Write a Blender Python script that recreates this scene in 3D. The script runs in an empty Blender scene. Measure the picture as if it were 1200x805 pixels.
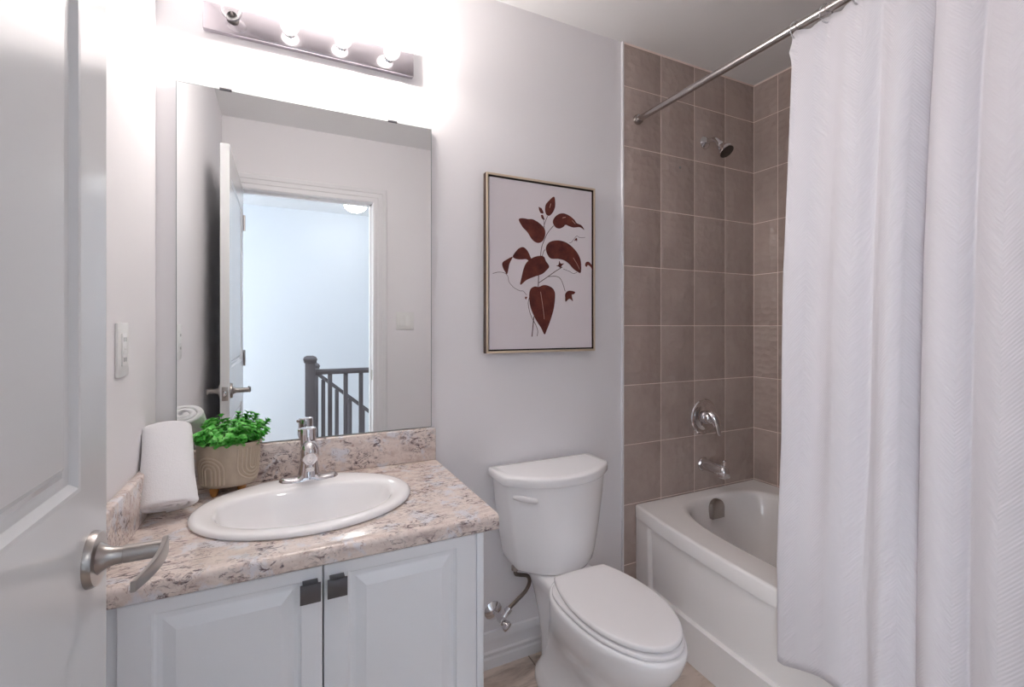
import bpy, bmesh, math, random
from math import sin, cos, pi, sqrt, radians, atan2
from mathutils import Vector, Matrix, noise
S = bpy.context.scene
COL = S.collection
random.seed(7)

# ------------------------------------------------------------------ camera, light, exposure
# Room: x to the right along the mirror wall, y into that wall (the wall is y = 0), z up. Metres.
cam_d = bpy.data.cameras.new('camera')
cam = bpy.data.objects.new('camera', cam_d); COL.objects.link(cam)
cam.location = (0.3143, -1.5802, 1.2433)
cam.rotation_euler = (pi/2, 0, -0.4541)
cam_d.sensor_width = 36.0
cam_d.lens = 36.0*548.67/1200
cam_d.shift_y = -19.3/1200
cam_d.clip_start = 0.01
S.camera = cam
S.view_settings.view_transform = 'Standard'
S.view_settings.look = 'None'
S.view_settings.gamma = 1.0
S.view_settings.use_curve_mapping = False
S.view_settings.exposure = 1.06
S.cycles.use_denoising = True
S.cycles.max_bounces = 14
S.cycles.diffuse_bounces = 8
S.cycles.glossy_bounces = 6
S.cycles.transmission_bounces = 8
S.cycles.sample_clamp_indirect = 6.0

BULB_POWER = 1400.0       # emission of the filaments in the lit vanity globes
HALL_GLOBE = 14.0        # emission of the hall ceiling globe
DAYLIGHT = 4.2           # daylight reaching the open stairwell end of the hall
w = bpy.data.worlds.new('world'); S.world = w; w.use_nodes = True
bg = w.node_tree.nodes['Background']
bg.inputs[0].default_value = (0.86, 0.93, 1.0, 1); bg.inputs[1].default_value = DAYLIGHT

# ------------------------------------------------------------------ helpers
def lin(r, g, b):
    f = lambda c: (c/12.92 if c <= 0.04045 else ((c+0.055)/1.055)**2.4)
    return (f(r/255), f(g/255), f(b/255), 1)

def mat(name, col, rough=0.5, metal=0.0, spec=0.5, coat=0.0):
    m = bpy.data.materials.new(name); m.use_nodes = True
    b = m.node_tree.nodes['Principled BSDF']
    b.inputs['Base Color'].default_value = col
    b.inputs['Roughness'].default_value = rough
    b.inputs['Metallic'].default_value = metal
    b.inputs['Specular IOR Level'].default_value = spec
    b.inputs['Coat Weight'].default_value = coat
    m['bsdf'] = b.name
    return m

class NT:
    """tiny wrapper for wiring nodes into a material"""
    def __init__(s, m):
        s.t = m.node_tree; s.b = s.t.nodes['Principled BSDF']
    def n(s, kind, **kw):
        nd = s.t.nodes.new(kind)
        for k, v in kw.items(): setattr(nd, k, v)
        return nd
    def link(s, a, b): s.t.links.new(a, b)
    def coord(s, scale=(1, 1, 1), uv=False):
        tc = s.n('ShaderNodeTexCoord'); mp = s.n('ShaderNodeMapping')
        mp.inputs['Scale'].default_value = scale
        s.link(tc.outputs['UV' if uv else 'Object'], mp.inputs[0]); return mp.outputs[0]
    def noise(s, vec, scale, detail=4, rough=0.55, dist=0.0):
        nd = s.n('ShaderNodeTexNoise'); s.link(vec, nd.inputs['Vector'])
        nd.inputs['Scale'].default_value = scale; nd.inputs['Detail'].default_value = detail
        nd.inputs['Roughness'].default_value = rough; nd.inputs['Distortion'].default_value = dist
        return nd.outputs['Fac']
    def ramp(s, fac, stops):
        r = s.n('ShaderNodeValToRGB'); e = r.color_ramp.elements
        while len(e) > 1: e.remove(e[-1])
        e[0].position, e[0].color = stops[0]
        for p, c in stops[1:]:
            x = e.new(p); x.color = c
        s.link(fac, r.inputs[0]); return r.outputs[0]
    def mix(s, fac, a, b, mode='MIX'):
        m = s.n('ShaderNodeMix', data_type='RGBA', blend_type=mode)
        for sock, v in ((m.inputs[0], fac), (m.inputs[6], a), (m.inputs[7], b)):
            if hasattr(v, 'is_output'): s.link(v, sock)
            else: sock.default_value = v
        return m.outputs[2]
    def math(s, op, a, b=None):
        m = s.n('ShaderNodeMath', operation=op)
        for sock, v in ((m.inputs[0], a), (m.inputs[1], b)):
            if v is None: continue
            if hasattr(v, 'is_output'): s.link(v, sock)
            else: sock.default_value = v
        return m.outputs[0]
    def bump(s, h, strength, dist=0.01):
        b = s.n('ShaderNodeBump'); b.inputs['Strength'].default_value = strength
        b.inputs['Distance'].default_value = dist
        s.link(h, b.inputs['Height']); s.link(b.outputs[0], s.b.inputs['Normal'])
    def color(s, c): s.link(c, s.b.inputs['Base Color'])

class MB:
    """collects shapes in one bmesh, links them as one object"""
    def __init__(s): s.bm = bmesh.new(); s.mi = 0
    def _add(s, other, M=None):
        if M is not None: bmesh.ops.transform(other, matrix=M, verts=other.verts)
        for f in other.faces: f.material_index = s.mi
        me = bpy.data.meshes.new('t'); other.to_mesh(me); other.free()
        s.bm.from_mesh(me); bpy.data.meshes.remove(me); return s
    def box(s, x0, y0, z0, x1, y1, z1, bev=0.0, seg=2, M=None):
        b = bmesh.new(); bmesh.ops.create_cube(b, size=1)
        bmesh.ops.scale(b, vec=(x1-x0, y1-y0, z1-z0), verts=b.verts)
        bmesh.ops.translate(b, vec=((x0+x1)/2, (y0+y1)/2, (z0+z1)/2), verts=b.verts)
        if bev > 0: bmesh.ops.bevel(b, geom=b.edges[:], offset=bev, segments=seg, profile=0.5, affect='EDGES')
        return s._add(b, M)
    def loft(s, rings, cap0=True, cap1=True, closed=True, M=None):
        b = bmesh.new(); R = [[b.verts.new(p) for p in r] for r in rings]; n = len(R[0])
        for a, c in zip(R, R[1:]):
            for i in range(n if closed else n-1):
                j = (i+1) % n
                try: b.faces.new((a[i], a[j], c[j], c[i]))
                except ValueError: pass
        if cap0 and closed: b.faces.new(R[0][::-1])
        if cap1 and closed: b.faces.new(R[-1])
        bmesh.ops.recalc_face_normals(b, faces=b.faces)
        return s._add(b, M)
    def lathe(s, prof, o=(0, 0, 0), axis=(0, 0, 1), segs=32, M=None, cap0=True, cap1=True):
        q = Vector((0, 0, 1)).rotation_difference(Vector(axis).normalized()).to_matrix()
        o = Vector(o); rings = []
        for r, h in prof:
            r = max(r, 1e-5)
            rings.append([o + q @ Vector((r*cos(2*pi*i/segs), r*sin(2*pi*i/segs), h)) for i in range(segs)])
        return s.loft(rings, cap0, cap1, True, M)
    def tube(s, pts, rad, segs=12, sub=0, M=None, flat=1.0):
        pts = [Vector(p) for p in pts]
        if not hasattr(rad, '__len__'): rad = [rad]*len(pts)
        if sub: pts, rad = catmull(pts, rad, sub)
        rings = []; t0 = (pts[1]-pts[0]).normalized()
        up = Vector((0, 0, 1)) if abs(t0.z) < 0.9 else Vector((0, 1, 0))
        nrm = (up - t0*up.dot(t0)).normalized()
        for i, p in enumerate(pts):
            t = (pts[min(i+1, len(pts)-1)]-pts[max(i-1, 0)]).normalized()
            nrm = (nrm - t*nrm.dot(t)).normalized(); bn = t.cross(nrm)
            rings.append([p + rad[i]*(cos(2*pi*k/segs)*nrm + flat*sin(2*pi*k/segs)*bn) for k in range(segs)])
        return s.loft(rings, M=M)
    def sphere(s, c, r, sc=(1, 1, 1), seg=24, M=None):
        b = bmesh.new(); bmesh.ops.create_uvsphere(b, u_segments=seg, v_segments=seg//2, radius=r)
        bmesh.ops.scale(b, vec=sc, verts=b.verts); bmesh.ops.translate(b, vec=c, verts=b.verts)
        return s._add(b, M)
    def torus(s, c, R, r, axis=(0, 1, 0), seg=32, seg2=10):
        q = Vector((0, 0, 1)).rotation_difference(Vector(axis).normalized()).to_matrix(); c = Vector(c)
        b = bmesh.new(); V = []
        for i in range(seg):
            a = 2*pi*i/seg
            V.append([b.verts.new(c + q @ Vector(((R+r*cos(2*pi*k/seg2))*cos(a), (R+r*cos(2*pi*k/seg2))*sin(a), r*sin(2*pi*k/seg2)))) for k in range(seg2)])
        for i in range(seg):
            for k in range(seg2):
                b.faces.new((V[i][k], V[(i+1) % seg][k], V[(i+1) % seg][(k+1) % seg2], V[i][(k+1) % seg2]))
        return s._add(b)
    def prism(s, pts, d0, d1, plane='xz', bev=0.0, M=None):
        f = {'xz': lambda a, b, d: (a, d, b), 'xy': lambda a, b, d: (a, b, d), 'yz': lambda a, b, d: (d, a, b)}[plane]
        b = bmesh.new()
        A = [b.verts.new(f(u, v, d0)) for u, v in pts]; B = [b.verts.new(f(u, v, d1)) for u, v in pts]
        n = len(pts); fa = b.faces.new(A); fb = b.faces.new(B[::-1])
        for i in range(n): b.faces.new((A[i], A[(i+1) % n], B[(i+1) % n], B[i]))
        bmesh.ops.recalc_face_normals(b, faces=b.faces)
        if bev > 0:
            bmesh.ops.bevel(b, geom=b.edges[:], offset=bev, segments=2, profile=0.5, affect='EDGES')
        return s._add(b, M)
    def face(s, pts):
        b = bmesh.new(); b.faces.new([b.verts.new(p) for p in pts]); return s._add(b)
    def build(s, name, m, parent=None, sharp=38, smooth=True):
        me = bpy.data.meshes.new(name)
        o = bpy.data.objects.new(name, me)
        org = ORG.get(parent.name, Vector((0, 0, 0))) if parent else Vector((0, 0, 0))
        bmesh.ops.translate(s.bm, vec=-org, verts=s.bm.verts)
        s.bm.to_mesh(me); s.bm.free()
        for x in (m if isinstance(m, (list, tuple)) else [m]): me.materials.append(x)
        if smooth:
            me.shade_smooth()
            if sharp: me.set_sharp_from_angle(angle=radians(sharp))
        COL.objects.link(o)
        if parent: o.parent = parent
        ORG[o.name] = org
        return o
ORG = {}

def catmull(pts, rad, n):
    P = [Vector(p) for p in pts]; out = []; ro = []
    for i in range(len(P)-1):
        a, b, c, d = P[max(i-1, 0)], P[i], P[i+1], P[min(i+2, len(P)-1)]
        for k in range(n):
            t = k/n
            out.append(0.5*((2*b)+(c-a)*t+(2*a-5*b+4*c-d)*t*t+(3*b-a-3*c+d)*t**3))
            ro.append(rad[i]*(1-t)+rad[i+1]*t)
    out.append(P[-1]); ro.append(rad[-1]); return out, ro

def thing(name, label, cat, loc=(0, 0, 0), group=None):
    o = bpy.data.objects.new(name, None); COL.objects.link(o); o.location = loc
    o.empty_display_size = 0.05
    o['label'] = label; o['category'] = cat
    if group: o['group'] = group
    ORG[o.name] = Vector(loc); return o
def tag(o, label, cat, group=None):
    o['label'] = label; o['category'] = cat
    if group: o['group'] = group
    return o
def struct(o, kind='structure'):
    o['kind'] = kind; return o

def panel_sheet(mb, mp, U, V, panels, prof):
    """a flat face U x V with stacked moulded panels; mp(u, v, d) -> point; prof = [(inset, depth)]"""
    u0, u1 = U; v0, v1 = V; pu0, pu1 = panels[0][0], panels[0][1]
    q = lambda a, b, c, d: mb.face([mp(a, c, 0), mp(b, c, 0), mp(b, d, 0), mp(a, d, 0)])
    q(u0, pu0, v0, v1); q(pu1, u1, v0, v1)
    zs = [v0]
    for p in panels: zs += [p[2], p[3]]
    zs.append(v1)
    for a, b in zip(zs[::2], zs[1::2]): q(pu0, pu1, a, b)
    for a0, a1, b0, b1 in panels:
        rings = [[mp(a0+i, b0+i, d), mp(a1-i, b0+i, d), mp(a1-i, b1-i, d), mp(a0+i, b1-i, d)] for i, d in prof]
        mb.loft(rings, cap0=False, cap1=True)
# outlines of the printed plant, metres from the middle of the canvas
LEAVES = [
   [(0.0465, 0.276), (0.0525, 0.258), (0.0515, 0.235), (0.0415, 0.214), (0.0265, 0.2), (0.0135, 0.203), (0.0075, 0.218), (0.0095, 0.239), (0.0225, 0.256)] ,
   [(-0.0215, 0.229), (-0.0075, 0.225), (0.0015, 0.209), (-0.0025, 0.205), (-0.0125, 0.206), (-0.0185, 0.216)] ,
   [(-0.0115, 0.199), (-0.0025, 0.201), (0.0055, 0.184), (0.0015, 0.18), (-0.0085, 0.188)] ,
   [(-0.1055, 0.172), (-0.0895, 0.179), (-0.0665, 0.178), (-0.0445, 0.179), (-0.0165, 0.167), (0.0045, 0.149), (0.0085, 0.127), (-0.0005, 0.104), (-0.0165, 0.093), (-0.0325, 0.093), (-0.0505, 0.104), (-0.0685, 0.128), (-0.0895, 0.146)] ,
   [(0.0415, 0.181), (0.0515, 0.198), (0.0685, 0.211), (0.0895, 0.216), (0.1145, 0.211), (0.1395, 0.197), (0.1515, 0.184), (0.1745, 0.177), (0.1875, 0.16), (0.1665, 0.169), (0.1365, 0.165), (0.1165, 0.168), (0.0995, 0.172), (0.0895, 0.163), (0.0725, 0.155), (0.0565, 0.157), (0.0455, 0.167)] ,
   [(0.0105, 0.073), (0.0205, 0.094), (0.0415, 0.105), (0.0725, 0.109), (0.1065, 0.102), (0.1365, 0.084), (0.1595, 0.06), (0.1715, 0.032), (0.1715, -0.008), (0.1615, -0.011), (0.1365, 0.002), (0.1165, 0.02), (0.0925, 0.033), (0.0635, 0.037), (0.0345, 0.036), (0.0185, 0.049)] ,
   [(-0.1305, 0.033), (-0.1175, 0.053), (-0.1025, 0.067), (-0.0845, 0.071), (-0.0685, 0.059), (-0.0575, 0.04), (-0.0525, 0.026), (-0.0625, 0.021), (-0.0735, 0.027), (-0.0935, 0.025), (-0.1155, 0.025)] ,
   [(-0.1305, 0.032), (-0.1435, 0.005), (-0.1525, -0.032), (-0.1615, -0.024), (-0.1715, -0.007), (-0.1715, 0.009), (-0.1525, 0.022)] ,
   [(0.0575, 0.01), (0.0675, 0.015), (0.0705, 0.03), (0.0775, 0.02), (0.0925, 0.021), (0.0825, 0.012), (0.0775, 0.001), (0.0685, 0.007)] ,
   [(0.1395, 0.111), (0.1445, 0.122), (0.1515, 0.126), (0.1545, 0.119), (0.1515, 0.11), (0.1485, 0.116)] ,
   [(0.1915, 0.018), (0.1945, 0.031), (0.2075, 0.035), (0.2205, 0.026), (0.2265, 0.016), (0.2265, 0.001), (0.2175, 0.015), (0.2045, 0.021), (0.1995, 0.014)] ,
   [(-0.0825, -0.002), (-0.0675, 0.02), (-0.0435, 0.036), (-0.0145, 0.044), (0.0025, 0.041), (0.0115, 0.025), (0.0255, 0.006), (0.0145, -0.009), (-0.0055, -0.025), (-0.0395, -0.037), (-0.0725, -0.051), (-0.0985, -0.07), (-0.0945, -0.044)] ,
   [(-0.0615, -0.103), (-0.0555, -0.084), (-0.0395, -0.074), (-0.0195, -0.074), (-0.0005, -0.067), (0.0195, -0.068), (0.0415, -0.078), (0.0515, -0.097), (0.0505, -0.127), (0.0445, -0.162), (0.0295, -0.205), (0.0145, -0.239), (0.0045, -0.255), (-0.0105, -0.23), (-0.0345, -0.197), (-0.0535, -0.159), (-0.0605, -0.13)] ,
   [(0.0975, -0.098), (0.1075, -0.087), (0.1205, -0.084), (0.1435, -0.088), (0.1385, -0.097), (0.1275, -0.101), (0.1335, -0.125), (0.1205, -0.116), (0.1125, -0.118), (0.0995, -0.128), (0.0975, -0.111)] ,
   [(-0.0795, -0.115), (-0.0765, -0.113), (-0.0695, -0.114), (-0.0725, -0.12), (-0.0745, -0.124), (-0.0795, -0.12)] ,
]
STEMS = [
  ( [(0.0185, 0.198), (0.0085, 0.176), (0.0015, 0.155)] , 1 ),
  ( [(0.0445, 0.163), (0.0205, 0.136), (0.0045, 0.106), (-0.0075, 0.077), (-0.0125, 0.041)] , 1.2 ),
  ( [(0.0075, 0.069), (-0.0005, 0.058), (-0.0055, 0.037)] , 1 ),
  ( [(0.0015, 0.179), (0.0045, 0.151)] , 0.8 ),
  ( [(0.1165, 0.103), (0.1265, 0.106), (0.1365, 0.117), (0.1515, 0.133), (0.1665, 0.128), (0.1915, 0.131)] , 0.5 ),
  ( [(-0.0205, -0.03), (-0.0225, -0.072)] , 1.8 ),
  ( [(-0.0195, -0.059), (0.0195, -0.034), (0.0545, -0.011), (0.0845, 0.006)] , 1.3 ),
  ( [(0.0195, -0.034), (0.0545, -0.031), (0.0745, -0.038), (0.0865, -0.057), (0.0975, -0.087)] , 1 ),
  ( [(0.0895, -0.001), (0.1155, -0.008), (0.1355, -0.016), (0.1515, -0.011)] , 0.6 ),
  ( [(-0.2105, -0.033), (-0.1865, -0.027), (-0.1645, -0.029), (-0.1505, -0.04), (-0.1465, -0.058), (-0.1395, -0.068), (-0.1235, -0.082), (-0.1005, -0.092), (-0.0865, -0.093), (-0.0725, -0.107)] , 0.6 ),
  ( [(-0.0615, -0.118), (-0.0655, -0.139), (-0.0585, -0.172), (-0.0465, -0.197), (-0.0315, -0.222), (-0.0245, -0.243), (-0.0275, -0.261)] , 1 ),
  ( [(-0.0415, -0.188), (-0.0445, -0.218), (-0.0495, -0.262)] , 2 ),
]
HIS = [
  ( [(0.0325, 0.247), (0.0275, 0.231)] , 2.2 ),
  ( [(0.0855, 0.198), (0.0995, 0.202)] , 2.2 ),
  ( [(0.1295, 0.192), (0.1445, 0.18)] , 2 ),
  ( [(0.1345, 0.046), (0.1515, 0.024), (0.1645, 0.002)] , 1.6 ),
  ( [(-0.0125, -0.093), (-0.0055, -0.133), (0.0005, -0.171), (0.0035, -0.196)] , 1.8 ),
]

# ------------------------------------------------------------------ materials
M_wall = mat('wall_paint', lin(236, 234, 236), 0.55)
n = NT(M_wall); n.bump(n.noise(n.coord((1, 1, 1)), 260, 2), 0.03, 0.002)
M_ceil = mat('ceiling_paint', lin(238, 238, 238), 0.9)
n = NT(M_ceil); n.bump(n.noise(n.coord(), 180, 3), 0.12, 0.003)
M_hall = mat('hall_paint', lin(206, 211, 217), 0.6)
M_trim = mat('white_trim_paint', lin(232, 231, 233), 0.3)
M_door = mat('door_satin_paint', lin(215, 216, 217), 0.22, coat=0.15)
n = NT(M_door); n.bump(n.noise(n.coord((1, 1, 0.25)), 60, 3), 0.015, 0.002)
M_cab = mat('white_thermofoil', lin(238, 241, 245), 0.32)
M_cabside = mat('cabinet_side_white', lin(235, 238, 242), 0.35)
M_porc = mat('white_porcelain', lin(245, 244, 245), 0.06, coat=0.3)
M_seat = mat('white_seat_plastic', lin(240, 238, 239), 0.22)
M_tub = mat('white_tub_acrylic', lin(242, 239, 238), 0.14, coat=0.2)
M_chrome = mat('chrome', lin(225, 222, 224), 0.06, 1.0)
M_nickel = mat('brushed_nickel', lin(172, 166, 162), 0.28, 1.0)
M_rod = mat('satin_steel_rod', lin(188, 182, 180), 0.22, 1.0)
M_bar = mat('chrome_light_bar', lin(196, 190, 196), 0.13, 1.0)
M_dark = mat('dark_rubber', lin(30, 26, 24), 0.5)
M_showerface = mat('shower_nozzle_face', lin(44, 34, 28), 0.4)
M_pull = mat('gunmetal_pull', lin(105, 104, 108), 0.35, 0.85)
M_plate = mat('white_plastic_plate', lin(236, 236, 234), 0.3)
M_slot = mat('dark_slot', lin(60, 60, 60), 0.6)
M_hose = mat('braided_hose', lin(120, 110, 104), 0.35, 0.9)
M_towel = mat('white_terry', lin(238, 237, 239), 0.95, spec=0.1)
n = NT(M_towel); c = n.coord(); n.bump(n.math('ADD', n.noise(c, 420, 2), n.noise(c, 90, 2)), 0.45, 0.003)
M_pot = mat('taupe_ceramic', lin(172, 155, 138), 0.38)
n = NT(M_pot); n.color(n.ramp(n.noise(n.coord((1, 1, 0.4)), 45, 5), [(0.35, lin(164, 148, 131)), (0.65, lin(178, 161, 143))]))
M_ridge = mat('pale_glaze_ridge', lin(188, 172, 154), 0.4)
M_foot = mat('honey_wood', lin(176, 120, 62), 0.5)
M_soil = mat('dark_soil', lin(40, 32, 26), 0.95)
M_leaf = mat('bright_green_leaf', lin(70, 165, 58), 0.42)
n = NT(M_leaf); c = n.coord()
n.color(n.ramp(n.noise(c, 38, 3), [(0.3, lin(56, 150, 52)), (0.5, lin(100, 196, 84)), (0.72, lin(152, 224, 124))]))
M_stem = mat('green_stem', lin(58, 120, 50), 0.6)
M_tile = mat('taupe_wall_tile', lin(158, 143, 136), 0.2)
n = NT(M_tile); c = n.coord((1, 1, 1))
v = n.n('ShaderNodeTexVoronoi', feature='SMOOTH_F1'); v.inputs['Scale'].default_value = 24
v.inputs['Smoothness'].default_value = 0.25; v.inputs['Randomness'].default_value = 0.55
mp = n.coord((1.0, 1.0, 1.3)); n.link(mp, v.inputs['Vector'])
n.bump(n.math('ADD', n.math('MULTIPLY', v.outputs['Distance'], 1.0), n.math('MULTIPLY', n.noise(c, 30, 2), 0.7)), 0.75, 0.007)
n.color(n.ramp(n.noise(c, 9, 4), [(0.35, lin(178, 161, 153)), (0.65, lin(184, 168, 160))]))
M_grout = mat('pale_grout', lin(236, 220, 212), 0.8)
M_floor = mat('taupe_plank_tile', lin(178, 160, 146), 0.35)
n = NT(M_floor); c = n.coord((2.2, 1, 1))
c2 = n.coord((1, 3.2, 1))
n.color(n.mix(n.ramp(n.noise(c2, 5, 6, 0.65, 0.6), [(0.5, (0, 0, 0, 1)), (0.72, (1, 1, 1, 1))]),
              n.ramp(n.noise(c2, 3.5, 5), [(0.3, lin(186, 168, 155)), (0.7, lin(212, 197, 186))]), lin(122, 106, 94)))
M_fgrout = mat('dark_floor_grout', lin(92, 78, 68), 0.8)
M_mirror = mat('mirror_silver', (0.86, 0.875, 0.875, 1), 0.0, 1.0)
M_mirror_edge = mat('mirror_glass_edge', lin(150, 160, 160), 0.15)
M_brown = mat('dark_bronze_frame_side', lin(62, 40, 28), 0.35, 0.3)
M_gold = mat('champagne_frame_face', lin(222, 206, 182), 0.35, 0.6)
M_canvas = mat('off_white_canvas', lin(224, 217, 220), 0.8)
M_maroon = mat('maroon_print', lin(92, 36, 28), 0.8)
n = NT(M_maroon); n.color(n.ramp(n.noise(n.coord(), 26, 4), [(0.3, lin(72, 22, 20)), (0.7, lin(110, 50, 38))]))
M_stemink = mat('grey_brown_ink', lin(84, 58, 60), 0.8)
M_vein = mat('pink_vein_ink', lin(205, 160, 150), 0.8)
M_rail = mat('grey_stained_railing', lin(98, 94, 98), 0.4)
M_hfloor = mat('hall_floor_wood', lin(150, 128, 108), 0.4)

# clear glass / plastic
M_glass = bpy.data.materials.new('clear_glass'); M_glass.use_nodes = True
b = M_glass.node_tree.nodes['Principled BSDF']
b.inputs['Transmission Weight'].default_value = 1.0; b.inputs['Roughness'].default_value = 0.0; b.inputs['IOR'].default_value = 1.45
M_clearplastic = bpy.data.materials.new('clear_plastic'); M_clearplastic.use_nodes = True
b = M_clearplastic.node_tree.nodes['Principled BSDF']
b.inputs['Transmission Weight'].default_value = 0.75; b.inputs['Roughness'].default_value = 0.08; b.inputs['IOR'].default_value = 1.4
b.inputs['Base Color'].default_value = lin(235, 236, 238)

def emit(name, col, s):
    m = bpy.data.materials.new(name); m.use_nodes = True
    b = m.node_tree.nodes['Principled BSDF']
    b.inputs['Base Color'].default_value = (0.9, 0.9, 0.9, 1)
    b.inputs['Emission Color'].default_value = col; b.inputs['Emission Strength'].default_value = s
    return m
M_lit = emit('lit_filament', (1.0, 0.93, 0.88, 1), BULB_POWER)
def thin_glass(name, glow):
    m = bpy.data.materials.new(name); m.use_nodes = True; t_ = m.node_tree; t_.nodes.clear()
    N_ = lambda k: t_.nodes.new(k)
    out, tr, gl, mx, lw = N_('ShaderNodeOutputMaterial'), N_('ShaderNodeBsdfTransparent'), N_('ShaderNodeBsdfGlossy'), N_('ShaderNodeMixShader'), N_('ShaderNodeLayerWeight')
    tr.inputs[0].default_value = (0.97, 0.97, 0.97, 1); gl.inputs['Roughness'].default_value = 0.02; lw.inputs[0].default_value = 0.35
    t_.links.new(lw.outputs['Facing'], mx.inputs[0]); t_.links.new(tr.outputs[0], mx.inputs[1]); t_.links.new(gl.outputs[0], mx.inputs[2])
    last = mx.outputs[0]
    if glow:
        em, m2 = N_('ShaderNodeEmission'), N_('ShaderNodeMixShader')
        em.inputs[0].default_value = (1, 0.96, 0.95, 1); em.inputs[1].default_value = glow; m2.inputs[0].default_value = 0.45
        t_.links.new(last, m2.inputs[1]); t_.links.new(em.outputs[0], m2.inputs[2]); last = m2.outputs[0]
    t_.links.new(last, out.inputs[0]); return m
M_bulbglass = thin_glass('clear_bulb_glass', 0); M_litglass = thin_glass('glowing_bulb_glass', 0.9)
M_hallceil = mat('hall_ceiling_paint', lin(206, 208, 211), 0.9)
M_hallglobe = emit('lit_hall_globe', (1.0, 0.98, 0.95, 1), HALL_GLOBE)

# granite-look laminate
M_gran = mat('granite_laminate', lin(220, 203, 195), 0.2, coat=0.25)
n = NT(M_gran); c = n.coord((1, 1, 1)); cs = n.coord((0.75, 1.5, 1.3))
base = n.ramp(n.noise(cs, 13, 6, 0.62, 0.8), [(0.28, lin(168, 148, 144)), (0.40, lin(212, 196, 189)), (0.53, lin(230, 217, 209)), (0.66, lin(206, 187, 178)), (0.76, lin(178, 156, 150))])
pale = n.ramp(n.noise(c, 17, 5, 0.6, 0.5), [(0.53, (0, 0, 0, 1)), (0.62, (1, 1, 1, 1))])
s1 = n.mix(pale, base, lin(220, 218, 222))
fleck = n.ramp(n.noise(cs, 48, 6, 0.72, 1.6), [(0.50, (0, 0, 0, 1)), (0.60, (1, 1, 1, 1))])
clus = n.ramp(n.noise(c, 11, 4, 0.6, 0.5), [(0.44, (0, 0, 0, 1)), (0.58, (1, 1, 1, 1))])
f2 = n.mix(1.0, fleck, clus, 'MULTIPLY')
s2 = n.mix(f2, s1, lin(98, 82, 86))
fl2 = n.ramp(n.noise(n.coord((1.2, 1, 1)), 120, 3, 0.6, 0.8), [(0.60, (0, 0, 0, 1)), (0.68, (0.75, 0.75, 0.75, 1))])
n.color(n.mix(fl2, s2, lin(172, 146, 138)))

# herringbone curtain cloth (UV in metres along the cloth)
M_curt = mat('white_herringbone_cloth', lin(216, 213, 218), 0.85, spec=0.15)
n = NT(M_curt); uv = n.coord((1, 1, 1), uv=True)
sep = n.n('ShaderNodeSeparateXYZ'); n.link(uv, sep.inputs[0])
tri = n.math('PINGPONG', sep.outputs[0], 0.045)
ph = n.math('MULTIPLY', n.math('ADD', n.math('MULTIPLY', tri, 1.25), sep.outputs[1]), 2*pi/0.0088)
n.bump(n.math('ADD', n.math('MULTIPLY', n.math('SINE', ph), 0.5), n.noise(uv, 30, 3)), 0.24, 0.0022)

# ------------------------------------------------------------------ the room
W = 2.433; FY = -1.56; H = 2.45
def wall(name, boxes, m):
    mb = MB()
    for q in boxes: mb.box(*q)
    return struct(mb.build(name, m, smooth=False))
wall('floor_slab', [(-0.1, -1.69, -0.1, W+0.1, 0.1, -0.004)], M_fgrout).name = 'floor.001'
mb = MB()                                   # floor tiles, joints every 0.30 x 0.60 staggered
gx = [1.148-0.305*k for k in range(4, -1, -1)]+[1.148+0.305*k for k in range(1, 5)]
for i, (a, c) in enumerate(zip(gx, gx[1:])):
    a2, c2 = max(a, 0), min(c, W)
    if c2 <= a2: continue
    ys = [0.0]+[-0.165-(0.305 if i % 2 else 0.0)-0.61*k for k in range(-1, 4)]
    ys = sorted({max(min(y, 0.0), -1.68) for y in ys})
    for p, q in zip(ys, ys[1:]):
        if q-p > 0.02: mb.box(a2+0.002, p+0.002, -0.01, c2-0.002, q-0.002, 0.0, 0.0012, 1)
struct(mb.build('floor', M_floor))
wall('ceiling', [(-0.1, -1.68, H, W+0.1, 0.1, H+0.1)], M_ceil)
wall('wall_left', [(-0.1, -1.68, -0.1, 0, 0.1, H)], M_wall)
wall('wall_back', [(0, 0, -0.1, 1.606, 0.1, H)], M_wall)
DX0, DX1, DZ = 0.066, 0.833, 2.045          # door opening
wall('wall_front', [(-0.1, -1.68, 0, DX0-0.018, FY, H), (DX1+0.018, -1.68, 0, W+0.1, FY, H), (DX0-0.018, -1.68, DZ+0.018, DX1+0.018, FY, H)], M_wall)

# tiled tub walls: grout bed and raised tiles in one mesh per wall
zr = [2.2653-0.254*k for k in range(9)]
rows = [0.0]+zr[::-1]+[H]
mb = MB(); mb.box(1.606, -0.0060, -0.1, W, 0.1, H); mb.mi = 1
cx = [1.6085, 1.8165, 2.020, 2.2235, W]
for a, c in zip(cx, cx[1:]):
    for p, q in zip(rows, rows[1:]):
        mb.box(a+0.0018, -0.007, p+0.0018, c-0.0018, 0.002, q-0.0018, 0.0010, 2)
struct(mb.build('wall_back_tile', [M_grout, M_tile]))
mb = MB(); mb.box(W-0.0060, -1.68, -0.1, W+0.1, 0.1, H); mb.mi = 1
cy = [0.0, -0.134]+[-0.134-0.2035*k for k in range(1, 8)]; cy[-1] = FY
for a, c in zip(cy, cy[1:]):
    for p, q in zip(rows, rows[1:]):
        mb.box(W-0.007, c+0.0016, p+0.0016, W+0.002, a-0.0016-(0.007 if a == 0 else 0), q-0.0016, 0.0010, 2)
struct(mb.build('wall_right', [M_grout, M_tile]))
mb = MB(); mb.box(1.600, -0.010, 0.0, 1.6085, 0.0, H, 0.0015)
struct(mb.build('trim_1', M_trim))          # white edge strip of the tiling
mb = MB(); mb.box(1.6085, -0.009, H-0.008, W, 0, H, 0.002)      # pale joint under the ceiling
mb.box(W-0.009, FY, H-0.008, W, 0, H, 0.002)
mb.box(W-0.0075, -0.0095, 0.48, W, 0, H, 0.002)
struct(mb.build('trim_2', M_grout))

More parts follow.
